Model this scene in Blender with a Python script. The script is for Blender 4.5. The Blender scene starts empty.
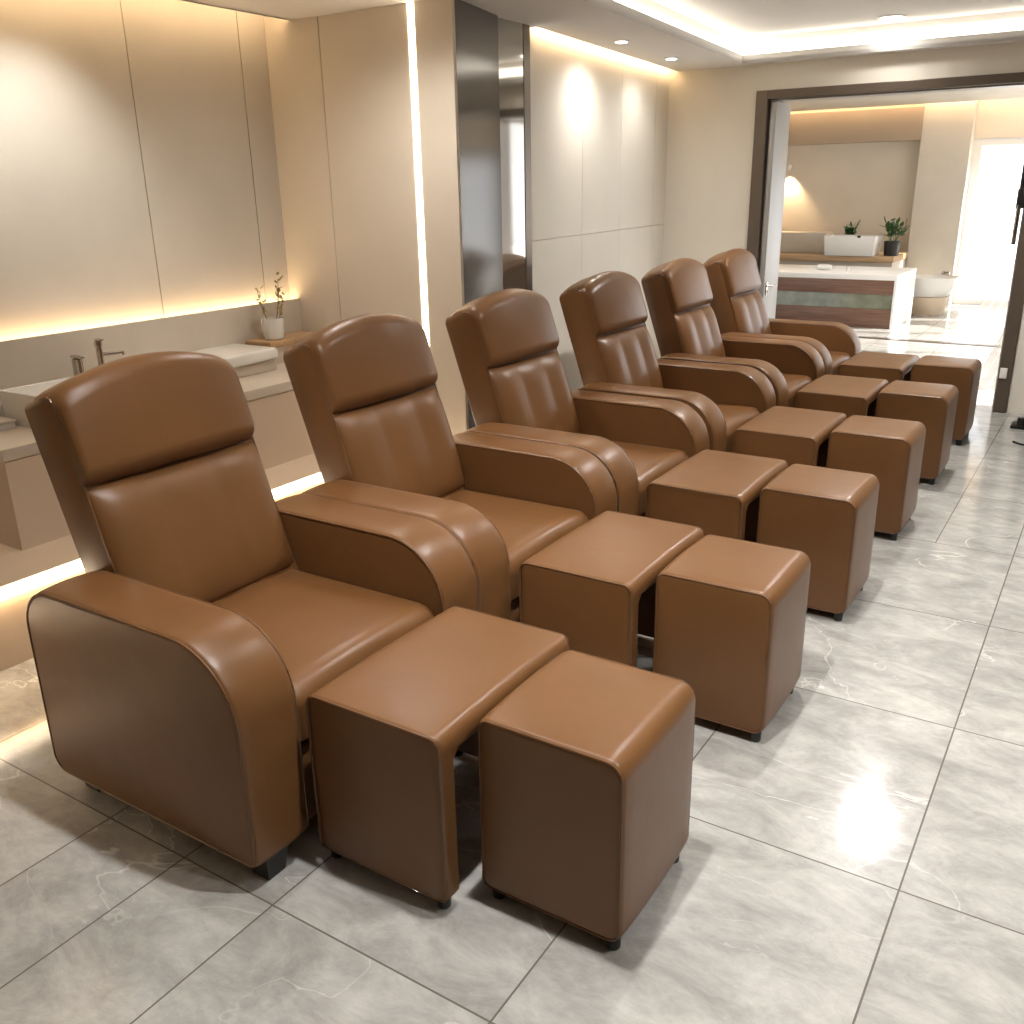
import bpy, bmesh, math, random
from mathutils import Vector, Matrix
random.seed(4)
scene = bpy.context.scene
COL = scene.collection
PI = math.pi

# ------------------------------------------------------------------ materials
def new_mat(name):
    m = bpy.data.materials.new(name); m.use_nodes = True
    nt = m.node_tree; nt.nodes.clear()
    out = nt.nodes.new('ShaderNodeOutputMaterial')
    return m, nt, out

def principled(name, col, rough=0.5, metal=0.0, spec=0.5, noise=0.0, nscale=8.0, bump=0.0, bscale=60.0, coat=0.0):
    m, nt, out = new_mat(name)
    b = nt.nodes.new('ShaderNodeBsdfPrincipled')
    b.inputs['Base Color'].default_value = (*col, 1)
    b.inputs['Roughness'].default_value = rough
    b.inputs['Metallic'].default_value = metal
    b.inputs['Specular IOR Level'].default_value = spec
    b.inputs['Coat Weight'].default_value = coat
    nt.links.new(b.outputs[0], out.inputs[0])
    tc = nt.nodes.new('ShaderNodeTexCoord')
    if noise > 0:
        n = nt.nodes.new('ShaderNodeTexNoise'); n.inputs['Scale'].default_value = nscale; n.inputs['Detail'].default_value = 6
        nt.links.new(tc.outputs['Object'], n.inputs['Vector'])
        r = nt.nodes.new('ShaderNodeMapRange')
        r.inputs[1].default_value = 0.25; r.inputs[2].default_value = 0.75
        r.inputs[3].default_value = 1 - noise; r.inputs[4].default_value = 1 + noise
        nt.links.new(n.outputs['Fac'], r.inputs[0])
        mx = nt.nodes.new('ShaderNodeVectorMath'); mx.operation = 'SCALE'
        mx.inputs[0].default_value = col
        nt.links.new(r.outputs[0], mx.inputs['Scale'])
        nt.links.new(mx.outputs[0], b.inputs['Base Color'])
    if bump > 0:
        n2 = nt.nodes.new('ShaderNodeTexNoise'); n2.inputs['Scale'].default_value = bscale; n2.inputs['Detail'].default_value = 3
        nt.links.new(tc.outputs['Object'], n2.inputs['Vector'])
        bp = nt.nodes.new('ShaderNodeBump'); bp.inputs['Strength'].default_value = bump; bp.inputs['Distance'].default_value = 0.002
        nt.links.new(n2.outputs['Fac'], bp.inputs['Height']); nt.links.new(bp.outputs[0], b.inputs['Normal'])
    return m

def emission(name, col, strength):
    m, nt, out = new_mat(name)
    e = nt.nodes.new('ShaderNodeEmission'); e.inputs[0].default_value = (*col, 1); e.inputs[1].default_value = strength
    nt.links.new(e.outputs[0], out.inputs[0])
    return m

WARM = (1.0, 0.70, 0.40)
WARMW = (1.0, 0.82, 0.60)

LEATHER_C = (0.160, 0.073, 0.026)
def leather(name, col):
    m, nt, out = new_mat(name)
    b = nt.nodes.new('ShaderNodeBsdfPrincipled')
    b.inputs['Specular IOR Level'].default_value = 0.38
    nt.links.new(b.outputs[0], out.inputs[0])
    tc = nt.nodes.new('ShaderNodeTexCoord')
    n = nt.nodes.new('ShaderNodeTexNoise'); n.inputs['Scale'].default_value = 5; n.inputs['Detail'].default_value = 5
    nt.links.new(tc.outputs['Object'], n.inputs['Vector'])
    r = nt.nodes.new('ShaderNodeMapRange'); r.inputs[1].default_value = .3; r.inputs[2].default_value = .7
    r.inputs[3].default_value = .94; r.inputs[4].default_value = 1.06
    nt.links.new(n.outputs['Fac'], r.inputs[0])
    mx = nt.nodes.new('ShaderNodeVectorMath'); mx.operation = 'SCALE'; mx.inputs[0].default_value = col
    nt.links.new(r.outputs[0], mx.inputs['Scale']); nt.links.new(mx.outputs[0], b.inputs['Base Color'])
    r2 = nt.nodes.new('ShaderNodeMapRange'); r2.inputs[1].default_value = .3; r2.inputs[2].default_value = .7
    r2.inputs[3].default_value = .31; r2.inputs[4].default_value = .37
    nt.links.new(n.outputs['Fac'], r2.inputs[0]); nt.links.new(r2.outputs[0], b.inputs['Roughness'])
    v = nt.nodes.new('ShaderNodeTexVoronoi'); v.inputs['Scale'].default_value = 420
    nt.links.new(tc.outputs['Object'], v.inputs['Vector'])
    bp = nt.nodes.new('ShaderNodeBump'); bp.inputs['Strength'].default_value = .10; bp.inputs['Distance'].default_value = .001
    nt.links.new(v.outputs['Distance'], bp.inputs['Height'])
    n3 = nt.nodes.new('ShaderNodeTexNoise'); n3.inputs['Scale'].default_value = 9; n3.inputs['Detail'].default_value = 2
    nt.links.new(tc.outputs['Object'], n3.inputs['Vector'])
    bp2 = nt.nodes.new('ShaderNodeBump'); bp2.inputs['Strength'].default_value = .12; bp2.inputs['Distance'].default_value = .012
    nt.links.new(n3.outputs['Fac'], bp2.inputs['Height']); nt.links.new(bp.outputs[0], bp2.inputs['Normal'])
    nt.links.new(bp2.outputs[0], b.inputs['Normal'])
    return m

M = {}
M['leather'] = leather('brown_leather', LEATHER_C)
M['piping'] = leather('brown_piping', (0.135, 0.064, 0.027))
M['black'] = principled('black_plastic', (0.012, 0.011, 0.010), .45)
M['blackmetal'] = principled('black_metal', (0.02, 0.019, 0.018), .35, .4)
M['panel'] = principled('wall_panel_greige', (0.60, 0.55, 0.475), .62, 0, .3, .05, 3.0, .05, 40)
M['bulk'] = principled('taupe_bulkhead', (0.36, 0.29, 0.22), .6, 0, .3)
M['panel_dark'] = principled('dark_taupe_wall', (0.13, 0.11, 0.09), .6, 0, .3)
M['panel2'] = principled('wall_panel_beige', (0.70, 0.63, 0.53), .6, 0, .3, .03, 3.0)
M['cream'] = principled('wall_cream', (0.80, 0.755, 0.67), .7, 0, .3, .02, 3.0)
M['paint'] = principled('ceiling_paint', (0.87, 0.85, 0.82), .8, 0, .2)
M['stone'] = principled('greige_stone', (0.60, 0.53, 0.44), .45, 0, .4, .05, 6.0)
M['seam'] = principled('seam_dark', (0.16, 0.13, 0.10), .7)
M['cabinet'] = principled('cabinet_beige', (0.62, 0.50, 0.37), .5, 0, .4, .03, 3.0)
M['step'] = principled('step_beige', (0.62, 0.49, 0.36), .45, 0, .4, .04, 4.0)
M['white'] = principled('white_ceramic', (0.80, 0.78, 0.74), .22, 0, .5)
M['whitemat'] = principled('white_solid_surface', (0.82, 0.80, 0.77), .4, 0, .5)
M['chrome'] = principled('brushed_chrome', (0.55, 0.52, 0.48), .18, 1.0)
M['mirror'] = principled('smoked_gloss_panel', (0.42, 0.40, 0.37), .05, .85, .6)
M['frame'] = principled('taupe_metal_frame', (0.135, 0.105, 0.08), .38, .35, .5)
M['silver'] = principled('silver_door', (0.36, 0.35, 0.34), .38, .3, .5)
M['bronze'] = principled('bronze_strip', (0.16, 0.13, 0.10), .3, .7)
M['leaf'] = principled('green_leaf', (0.035, 0.095, 0.022), .45, 0, .5, .3, 20)
M['stem'] = principled('brown_stem', (0.13, 0.09, 0.035), .7)
M['blossom'] = principled('pale_blossom', (0.40, 0.33, 0.15), .6)
M['soil'] = principled('dark_soil', (0.03, 0.02, 0.014), .9)
M['curtain'] = None
M['led'] = emission('led_warm', WARMW, 9.0)
M['led_cove'] = emission('led_cove', (1.0, .91, .77), 4.6)
M['gloss'] = principled('taupe_gloss_panel', (0.15, 0.137, 0.12), .14, .2, .5)
M['led_soft'] = emission('led_warm_soft', WARM, 14.0)
M['led_slot'] = emission('led_warm_slot', WARM, 14.0)
M['led_ledge'] = emission('led_warm_ledge', WARM, 11.0)
M['led_riser'] = emission('led_warm_riser', WARM, 22.0)
M['led_far'] = emission('led_warm_far', WARM, 45.0)
M['led_wall'] = emission('led_warm_wall', WARM, 22.0)
M['lens'] = emission('downlight_lens', (1.0, 0.95, 0.87), 14.0)

def wood(name, c1, c2, scale=(1.0, 14, 30), rough=.45):
    m, nt, out = new_mat(name)
    b = nt.nodes.new('ShaderNodeBsdfPrincipled'); b.inputs['Roughness'].default_value = rough
    tc = nt.nodes.new('ShaderNodeTexCoord'); mp = nt.nodes.new('ShaderNodeMapping'); mp.inputs['Scale'].default_value = scale
    n = nt.nodes.new('ShaderNodeTexNoise'); n.inputs['Scale'].default_value = 2.0; n.inputs['Detail'].default_value = 8; n.inputs['Distortion'].default_value = .8
    cr = nt.nodes.new('ShaderNodeValToRGB')
    cr.color_ramp.elements[0].position = .3; cr.color_ramp.elements[0].color = (*c1, 1)
    cr.color_ramp.elements[1].position = .7; cr.color_ramp.elements[1].color = (*c2, 1)
    L = nt.links.new
    L(tc.outputs['Object'], mp.inputs[0]); L(mp.outputs[0], n.inputs['Vector']); L(n.outputs['Fac'], cr.inputs[0]); L(cr.outputs[0], b.inputs['Base Color']); L(b.outputs[0], out.inputs[0])
    return m
M['wood_dark'] = wood('walnut_front', (0.12, 0.06, 0.038), (0.22, 0.115, 0.075))
M['wood_light'] = wood('oak_shelf', (0.40, 0.25, 0.13), (0.55, 0.37, 0.21))

def glass_mat(name, tint=(1, 1, 1), gl=.12):
    m, nt, out = new_mat(name)
    t = nt.nodes.new('ShaderNodeBsdfTransparent'); t.inputs[0].default_value = (*tint, 1)
    g = nt.nodes.new('ShaderNodeBsdfGlossy'); g.inputs['Roughness'].default_value = .02
    mx = nt.nodes.new('ShaderNodeMixShader')
    mx.inputs[0].default_value = .06
    nt.links.new(t.outputs[0], mx.inputs[1]); nt.links.new(g.outputs[0], mx.inputs[2])
    nt.links.new(mx.outputs[0], out.inputs[0])
    return m
M['glass'] = glass_mat('window_glass')
M['greenglass'] = principled('green_glass_band', (0.20, 0.21, 0.15), .12, 0, .6, .35, 6.0)

def curtain_mat():
    m, nt, out = new_mat('sheer_fabric')
    d = nt.nodes.new('ShaderNodeBsdfDiffuse'); d.inputs[0].default_value = (.68, .64, .60, 1)
    t = nt.nodes.new('ShaderNodeBsdfTranslucent'); t.inputs[0].default_value = (.68, .64, .60, 1)
    tr = nt.nodes.new('ShaderNodeBsdfTransparent')
    a = nt.nodes.new('ShaderNodeMixShader'); a.inputs[0].default_value = .45
    b = nt.nodes.new('ShaderNodeMixShader'); b.inputs[0].default_value = .35
    L = nt.links.new
    L(d.outputs[0], a.inputs[1]); L(t.outputs[0], a.inputs[2]); L(a.outputs[0], b.inputs[1]); L(tr.outputs[0], b.inputs[2]); L(b.outputs[0], out.inputs[0])
    return m
M['curtain'] = curtain_mat()

def floor_mat():
    m, nt, out = new_mat('grey_stone_tiles')
    N = nt.nodes.new; L = nt.links.new
    b = N('ShaderNodeBsdfPrincipled'); L(b.outputs[0], out.inputs[0])
    b.inputs['Specular IOR Level'].default_value = .5
    geo = N('ShaderNodeNewGeometry'); sep = N('ShaderNodeSeparateXYZ'); L(geo.outputs['Position'], sep.inputs[0])
    def math_(op, a, b_=None, c=None):
        n = N('ShaderNodeMath'); n.operation = op
        for i, v in enumerate((a, b_, c)):
            if v is None: continue
            if isinstance(v, (int, float)): n.inputs[i].default_value = v
            else: L(v, n.inputs[i])
        return n.outputs[0]
    X, Y = sep.outputs[0], sep.outputs[1]
    half = 0.0022
    # tile courses running away from the camera
    fx = math_('WRAP', math_('ADD', X, .2), .2925, -.2925)       # spacing .585 centred on the line x=-.2
    mx = math_('LESS_THAN', math_('ABSOLUTE', fx), half)
    # extra narrow course beside the platform
    ex = math_('LESS_THAN', math_('ABSOLUTE', math_('ADD', X, 1.668)), half)
    e2 = math_('MULTIPLY', math_('LESS_THAN', math_('ABSOLUTE', math_('ADD', X, .505)), half), math_('GREATER_THAN', Y, 4.18))
    fy = math_('WRAP', math_('SUBTRACT', Y, 1.10), .385, -.385)
    my = math_('LESS_THAN', math_('ABSOLUTE', fy), half)
    mask = math_('MAXIMUM', math_('MAXIMUM', mx, my), math_('MAXIMUM', ex, e2))
    # tile id for per-tile shifts
    ix = math_('FLOOR', math_('DIVIDE', math_('ADD', X, .2), .585))
    iy = math_('FLOOR', math_('DIVIDE', math_('SUBTRACT', Y, 1.10), .77))
    cmb = N('ShaderNodeCombineXYZ')
    L(math_('MULTIPLY', ix, 3.7), cmb.inputs[0]); L(math_('MULTIPLY', iy, 5.3), cmb.inputs[1]); L(math_('MULTIPLY', math_('ADD', ix, iy), 2.1), cmb.inputs[2])
    add = N('ShaderNodeVectorMath'); add.operation = 'ADD'; L(geo.outputs['Position'], add.inputs[0]); L(cmb.outputs[0], add.inputs[1])
    mp = N('ShaderNodeMapping'); mp.inputs['Rotation'].default_value = (0, 0, .5); mp.inputs['Scale'].default_value = (1.0, 1.7, 1); L(add.outputs[0], mp.inputs[0])
    n1 = N('ShaderNodeTexNoise'); n1.inputs['Scale'].default_value = 5.0; n1.inputs['Detail'].default_value = 9; n1.inputs['Roughness'].default_value = .74; n1.inputs['Distortion'].default_value = .35
    L(mp.outputs[0], n1.inputs['Vector'])
    cr = N('ShaderNodeValToRGB'); e = cr.color_ramp.elements
    e[0].position = .28; e[0].color = (.245, .241, .228, 1)
    e[1].position = .72; e[1].color = (.54, .532, .505, 1)
    k = cr.color_ramp.elements.new(.5); k.color = (.385, .380, .362, 1)
    L(n1.outputs['Fac'], cr.inputs[0])
    # pale veins
    n2 = N('ShaderNodeTexNoise'); n2.inputs['Scale'].default_value = 1.3; n2.inputs['Detail'].default_value = 5; n2.inputs['Roughness'].default_value = .5; n2.inputs['Distortion'].default_value = .6
    L(mp.outputs[0], n2.inputs['Vector'])
    v = math_('ABSOLUTE', math_('SUBTRACT', n2.outputs['Fac'], .5))
    vm = N('ShaderNodeMapRange'); vm.inputs[1].default_value = 0; vm.inputs[2].default_value = .0042; vm.inputs[3].default_value = 1; vm.inputs[4].default_value = 0; L(v, vm.inputs[0])
    n3 = N('ShaderNodeTexNoise'); n3.inputs['Scale'].default_value = 1.7; L(add.outputs[0], n3.inputs['Vector'])
    vg = N('ShaderNodeMapRange'); vg.inputs[1].default_value = .42; vg.inputs[2].default_value = .58; vg.inputs[3].default_value = 0; vg.inputs[4].default_value = .75; L(n3.outputs['Fac'], vg.inputs[0])
    mixv = N('ShaderNodeMix'); mixv.data_type = 'RGBA'; L(math_('MULTIPLY', vm.outputs[0], vg.outputs[0]), mixv.inputs[0]); L(cr.outputs[0], mixv.inputs[6]); mixv.inputs[7].default_value = (.68, .67, .64, 1)
    mixg = N('ShaderNodeMix'); mixg.data_type = 'RGBA'; L(mask, mixg.inputs[0]); L(mixv.outputs[2], mixg.inputs[6]); mixg.inputs[7].default_value = (.15, .135, .12, 1)
    L(mixg.outputs[2], b.inputs['Base Color'])
    rr = N('ShaderNodeMapRange'); rr.inputs[1].default_value = .3; rr.inputs[2].default_value = .7; rr.inputs[3].default_value = .09; rr.inputs[4].default_value = .15; L(n1.outputs['Fac'], rr.inputs[0])
    L(rr.outputs[0], b.inputs['Roughness'])
    bp = N('ShaderNodeBump'); bp.inputs['Strength'].default_value = .06; bp.inputs['Distance'].default_value = .003; L(n1.outputs['Fac'], bp.inputs['Height']); L(bp.outputs[0], b.inputs['Normal'])
    return m
M['floor'] = floor_mat()

# ------------------------------------------------------------------ mesh helpers
def build(name, bm, mat, parent=None, loc=(0, 0, 0), smooth=True, angle=38):
    me = bpy.data.meshes.new(name)
    bmesh.ops.recalc_face_normals(bm, faces=bm.faces[:])
    bm.to_mesh(me); bm.free()
    for p in me.polygons: p.use_smooth = smooth
    if smooth: me.set_sharp_from_angle(angle=math.radians(angle))
    me.materials.append(mat)
    o = bpy.data.objects.new(name, me); COL.objects.link(o)
    o.location = loc
    if parent is not None: o.parent = parent
    return o

def tag(o, label=None, cat=None, group=None, kind=None):
    if label: o['label'] = label
    if cat: o['category'] = cat
    if group: o['group'] = group
    if kind: o['kind'] = kind
    return o

def thing(name, label, cat, loc=(0, 0, 0), rz=0, group=None):
    o = bpy.data.objects.new(name, None); COL.objects.link(o)
    o.location = loc; o.rotation_euler = (0, 0, rz); o.empty_display_size = .1
    return tag(o, label, cat, group)

def box(bm, x0, x1, y0, y1, z0, z1, r=0.0, seg=2):
    t = bmesh.new()
    bmesh.ops.create_cube(t, size=1)
    for v in t.verts:
        v.co = Vector((x0 + (v.co.x + .5) * (x1 - x0), y0 + (v.co.y + .5) * (y1 - y0), z0 + (v.co.z + .5) * (z1 - z0)))
    if r > 0:
        bmesh.ops.bevel(t, geom=t.edges[:], offset=r, offset_type='OFFSET', segments=seg, profile=.5, affect='EDGES', clamp_overlap=True)
    merge(bm, t)

def merge(bm, t):
    mp = {}
    for v in t.verts: mp[v] = bm.verts.new(v.co)
    for f in t.faces:
        try: bm.faces.new([mp[v] for v in f.verts])
        except ValueError: pass
    t.free()

def loft(bm, rings, cap=True):
    vs = [[bm.verts.new(p) for p in r] for r in rings]
    n = len(rings[0])
    for a, b in zip(vs[:-1], vs[1:]):
        for i in range(n):
            j = (i + 1) % n
            bm.faces.new((a[i], a[j], b[j], b[i]))
    if cap:
        bm.faces.new(vs[0][::-1]); bm.faces.new(vs[-1])

def tube(bm, pts, r, closed=False, n=6):
    pts = [Vector(p) for p in pts]; m = len(pts); rings = []
    for i in range(m):
        if closed: d = pts[(i + 1) % m] - pts[i - 1]
        else: d = pts[min(i + 1, m - 1)] - pts[max(i - 1, 0)]
        d.normalize()
        a = Vector((0, 0, 1)) if abs(d.z) < .9 else Vector((0, 1, 0))
        u = d.cross(a).normalized(); w = d.cross(u)
        rr = r[i] if isinstance(r, (list, tuple)) else r
        rings.append([pts[i] + (u * math.cos(2 * PI * k / n) + w * math.sin(2 * PI * k / n)) * rr for k in range(n)])
    if closed:
        rings.append(rings[0])
        vs = [[bm.verts.new(p) for p in q] for q in rings[:-1]]
        for i in range(m):
            a, b = vs[i], vs[(i + 1) % m]
            for k in range(n):
                j = (k + 1) % n
                bm.faces.new((a[k], a[j], b[j], b[k]))
    else: loft(bm, rings)

def lathe(bm, prof, c=(0, 0, 0), n=32):
    c = Vector(c)
    rings = [[c + Vector((r * math.cos(2 * PI * k / n), r * math.sin(2 * PI * k / n), z)) for k in range(n)] for r, z in prof]
    loft(bm, rings)

def rrect(a0, a1, b0, b1, rads, n=8):
    """rounded rectangle, corner radii in the order (a0,b0) (a1,b0) (a1,b1) (a0,b1); counter-clockwise"""
    out = []
    cs = ((a0, b0, 1, 1, PI), (a1, b0, -1, 1, 1.5 * PI), (a1, b1, -1, -1, 0), (a0, b1, 1, -1, .5 * PI))
    for (a, b, sa, sb, st), r in zip(cs, rads):
        r = max(r, .0005)
        ca, cb = a + sa * r, b + sb * r
        for k in range(n + 1):
            t = st + .5 * PI * k / n
            out.append((ca + r * math.cos(t), cb + r * math.sin(t)))
    return out

def inset_rrect(a0, a1, b0, b1, rads, d, n=8):
    return rrect(a0 + d, a1 - d, b0 + d, b1 - d, [r - d for r in rads], n)

def slab_loft(bm, x0, x1, z0, z1, rads, y0, y1, edge=.012, bulge=.006, n=8, m=9):
    """padded block: an X-Z outline carried along Y, with rounded rims and a slight swell in the middle"""
    w = y1 - y0; st = []
    for k in range(5):
        a = .5 * PI * k / 4
        st.append((edge * (1 - math.cos(a)), edge * (1 - math.sin(a))))
    half = []
    for k in range(1, m):
        half.append((edge + (w - 2 * edge) * k / m, 0))
    allst = st + half + [(w - y, d) for y, d in reversed(st)]
    rings = []
    for y, d in allst:
        t = 2 * y / w - 1
        dd = d - bulge * max(0, 1 - t * t) ** .7
        rings.append([(a, y0 + y, b) for a, b in inset_rrect(x0, x1, z0, z1, rads, dd, n)])
    loft(bm, rings)

# ------------------------------------------------------------------ camera
F = 928.01
yaw, pitch, roll = 0.5756245, 0.3358136, -0.0189556
ca, sa, cb, sb, cc, sc = math.cos(yaw), math.sin(yaw), math.cos(pitch), math.sin(pitch), math.cos(roll), math.sin(roll)
fwd = Vector((-sa * cb, ca * cb, -sb)); rgt = Vector((ca, sa, 0)); up = rgt.cross(fwd)
r2 = cc * rgt + sc * up; u2 = -sc * rgt + cc * up
cam = bpy.data.cameras.new('camera'); cam.sensor_width = 36; cam.lens = 36 * F / 1024; cam.clip_start = .05
co = bpy.data.objects.new('camera', cam); COL.objects.link(co)
co.matrix_world = Matrix(((r2.x, u2.x, -fwd.x, 0), (r2.y, u2.y, -fwd.y, 0), (r2.z, u2.z, -fwd.z, 1.5), (0, 0, 0, 1)))
scene.camera = co

# ------------------------------------------------------------------ setting
def struct(name, bm, mat, smooth=False, parent=None):
    o = build(name, bm, mat, parent, smooth=smooth)
    if parent is None: o['kind'] = 'structure'
    return o
def sbox(name, mat, *a, r=0, parent=None):
    bm = bmesh.new(); box(bm, *a, r=r)
    return struct(name, bm, mat, parent=parent)

XR, YN, YB = 1.9, -1.3, 7.0          # right wall, wall behind the camera, wall with the doorway
ZC, ZU = 2.29, 2.46                  # soffit and raised ceiling
sbox('floor', M['floor'], -4.6, 2.1, -1.4, 13.5, -.08, 0)

# long panelled wall on the chairs' rear side: alcove wall, return wall, smoked panels, beige panels
def wall_strip(name, mat, a, b, z0, z1, th=.1, cuts=(), hcuts=(), gap=.005, outward=1):
    """upright panelling between plan points a and b; panels separated by fine gaps over a dark backing inside the same mesh"""
    a = Vector((*a, 0)); b = Vector((*b, 0)); d = b - a; n = Vector((d.y, -d.x, 0)).normalized() * outward
    bm = bmesh.new()
    cs = [0] + list(cuts) + [1]; hs = [z0] + list(hcuts) + [z1]
    Ln = d.length
    for i in range(len(cs) - 1):
        for j in range(len(hs) - 1):
            t0 = cs[i] + (gap / 2 / Ln if i else 0); t1 = cs[i + 1] - (gap / 2 / Ln if i < len(cs) - 2 else 0)
            k0 = hs[j] + (gap / 2 if j else 0); k1 = hs[j + 1] - (gap / 2 if j < len(hs) - 2 else 0)
            p0 = a + d * t0; p1 = a + d * t1
            t = bmesh.new(); q = [p0, p1, p1 - n * .012, p0 - n * .012]
            lo = [t.verts.new(v + Vector((0, 0, k0))) for v in q]; hi = [t.verts.new(v + Vector((0, 0, k1))) for v in q]
            t.faces.new(lo); t.faces.new(hi[::-1])
            for s in range(4): t.faces.new((lo[s], lo[(s + 1) % 4], hi[(s + 1) % 4], hi[s]))
            merge(bm, t)
    q = [a - n * .0121, b - n * .0121, b - n * th, a - n * th]
    t = bmesh.new()
    lo = [t.verts.new(v + Vector((0, 0, z0))) for v in q]; hi = [t.verts.new(v + Vector((0, 0, z1))) for v in q]
    t.faces.new(lo); t.faces.new(hi[::-1])
    for s in range(4): t.faces.new((lo[s], lo[(s + 1) % 4], hi[(s + 1) % 4], hi[s]))
    merge(bm, t)
    return struct(name, bm, mat)

XW = -3.80
wall_strip('wall_left', M['panel'], (XW, YN), (XW, 3.80), 0, 2.62, .15, [(y - YN) / (3.80 - YN) for y in (-.55, .6, 1.75, 2.86, 3.505)])
# plain strip of the return wall beside the long wall, then its panels
YRW = 3.68
wall_strip('wall_return', M['panel2'], (XW, YRW), (-2.65, YRW), 0, 2.40, .02,
           [(x - XW) / (-2.65 - XW) for x in (-3.44, -2.895, -2.861)])
wall_strip('wall_panelled', M['cream'], (-2.85, 4.62), (-3.084, 7.05), 0, 2.40, .12, (.31, .58, .863), (1.215,), .003)
A0, B0 = Vector((-2.65, 3.68)), Vector((-2.85, 4.62))
def along(t): return tuple(A0 + (B0 - A0) * t)
wall_strip('wall_gloss_panel', M['gloss'], along(.012), along(.568), 0, 2.40, .03)
wall_strip('wall_mirror_panel', M['mirror'], (-2.792, 4.228), (-2.792, 4.490), 0, 2.40, .03)
wall_strip('trim_6', M['bronze'], along(.570), (-2.790, 4.227), 0, 2.40, .02)
wall_strip('trim_1', M['bronze'], (-2.789, 4.492), (-2.792, 4.558), 0, 2.40, .03)
# doorway wall
DX0, DX1, DZ = -2.40, -.525, 2.116
bm = bmesh.new()
box(bm, -3.30, DX0, YB, YB + .16, 0, 2.62); box(bm, DX1, XR + .1, YB, YB + .16, 0, 2.62); box(bm, DX0, DX1, YB, YB + .16, DZ, 2.62)
struct('wall_doorway', bm, M['cream'])
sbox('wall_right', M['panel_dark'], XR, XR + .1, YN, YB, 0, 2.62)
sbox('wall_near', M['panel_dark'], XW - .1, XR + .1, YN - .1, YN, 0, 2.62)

# ceiling: soffit band, raised tray, cove
def poly_prism(bm, pts, z0, z1):
    lo = [bm.verts.new((x, y, z0)) for x, y in pts]; hi = [bm.verts.new((x, y, z1)) for x, y in pts]
    bm.faces.new(lo[::-1]); bm.faces.new(hi)
    n = len(pts)
    for i in range(n): bm.faces.new((lo[i], lo[(i + 1) % n], hi[(i + 1) % n], hi[i]))
def edge_x(y): return -2.249 - .0845 * (y - 4.122)       # inner edge of the soffit, very slightly splayed like the panelled wall
YL = 6.875
bm = bmesh.new()
poly_prism(bm, [(-3.60, YN), (edge_x(YN), YN), (edge_x(YL), YL), (XR, YL + .06), (XR, YB), (-3.020, YB), (-2.788, 4.625), (-2.87, 4.63), (-2.70, YRW + .01), (-3.63, YRW + .01)], ZC, ZC + .02)
# raised lip along the tray
lp = .025
poly_prism(bm, [(edge_x(YN) - lp, YN), (edge_x(YN), YN), (edge_x(YL), YL), (XR, YL + .06), (XR, YL + .06 + lp), (edge_x(YL) - lp, YL + lp)], ZC + .0005, ZC + .052)
struct('ceiling_soffit', bm, M['paint'])
cv = .10
bm = bmesh.new()
box(bm, XW - .1, XR + .1, YN - .1, YB + .1, ZU, ZU + .06)
struct('ceiling', bm, M['paint'])
bm = bmesh.new()   # upright back of the light cove
poly_prism(bm, [(edge_x(YN) - cv - .02, YN), (edge_x(YN) - cv, YN), (edge_x(YL) - cv, YL + .088), (XR, YL + .118), (XR, YB), (edge_x(YL) - cv - .02, YB)], ZC + .02, ZU)
struct('trim_2', bm, M['paint'])
bm = bmesh.new()   # alcove bulkhead closing the slot above the long wall
box(bm, -3.62, -3.60, YN, YRW, ZC, ZU)
struct('trim_3', bm, M['paint'])

def led(name, label, mat, pts_or_bm, group=None):
    o = build(name, pts_or_bm, mat, None, smooth=False)
    return tag(o, label, 'light strip', group)
bm = bmesh.new()
poly_prism(bm, [(edge_x(YN) - cv + .001, YN + .01), (edge_x(YN) - cv + .009, YN + .01), (edge_x(YL) - cv + .009, YL + .08), (XR - .001, YL + .110), (XR - .001, YL + .117), (edge_x(YL) - cv + .001, YL + .0875)], ZC + .021, ZC + .125)
led('light_strip', 'warm glowing cove strip along the raised ceiling tray', M['led_cove'], bm)
bm = bmesh.new(); poly_prism(bm, [(-2.80, 4.65), (-2.797, 4.65), (-3.027, 6.98), (-3.030, 6.98)], 2.312, 2.345)
led('light_strip', 'warm strip in the ceiling slot grazing the top of the cream panelled wall', M['led_wall'], bm)
bm = bmesh.new(); box(bm, -3.624, -3.6205, YN + .05, YRW - .02, 2.30, 2.345)
led('light_strip', 'hidden warm strip grazing the top of the stone-look wall beside the ceiling edge', M['led_slot'], bm)
# ledge of the alcove wall, with its up-light
bm = bmesh.new()
box(bm, -3.742, -3.732, YN, YRW - .001, .30, .958)
box(bm, -3.7985, -3.742, YN, YRW - .001, .30, .925)
struct('wall_ledge', bm, M['stone'])
bm = bmesh.new(); box(bm, -3.795, -3.747, YN + .05, YRW - .005, .9252, .934)
led('light_strip', 'warm strip glowing upward from behind the stone ledge', M['led_ledge'], bm)
bm = bmesh.new(); box(bm, -2.893, -2.863, YRW - .004, YRW + .008, 0.31, 2.289)
led('light_strip', 'vertical warm light line set into the beige return wall', M['led'], bm)

# raised platform with glowing nosing
bm = bmesh.new()
box(bm, -3.731, -2.925, YN, YRW - .001, .262, .30); box(bm, -3.731, -2.955, YN, YRW - .001, 0.0, .262)
o = struct('floor_platform', bm, M['step'])
bm = bmesh.new(); box(bm, -2.9251, -2.918, YN + .01, YRW - .01, .264, .298)
led('light_strip', 'bright warm light strip along the nosing of the low platform behind the chairs', M['led'], bm)
bm = bmesh.new(); box(bm, -2.950, -2.930, YN + .01, YRW - .01, .252, .2615)
led('light_strip', 'warm strip tucked under the platform nosing washing its riser', M['led_riser'], bm)

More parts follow.
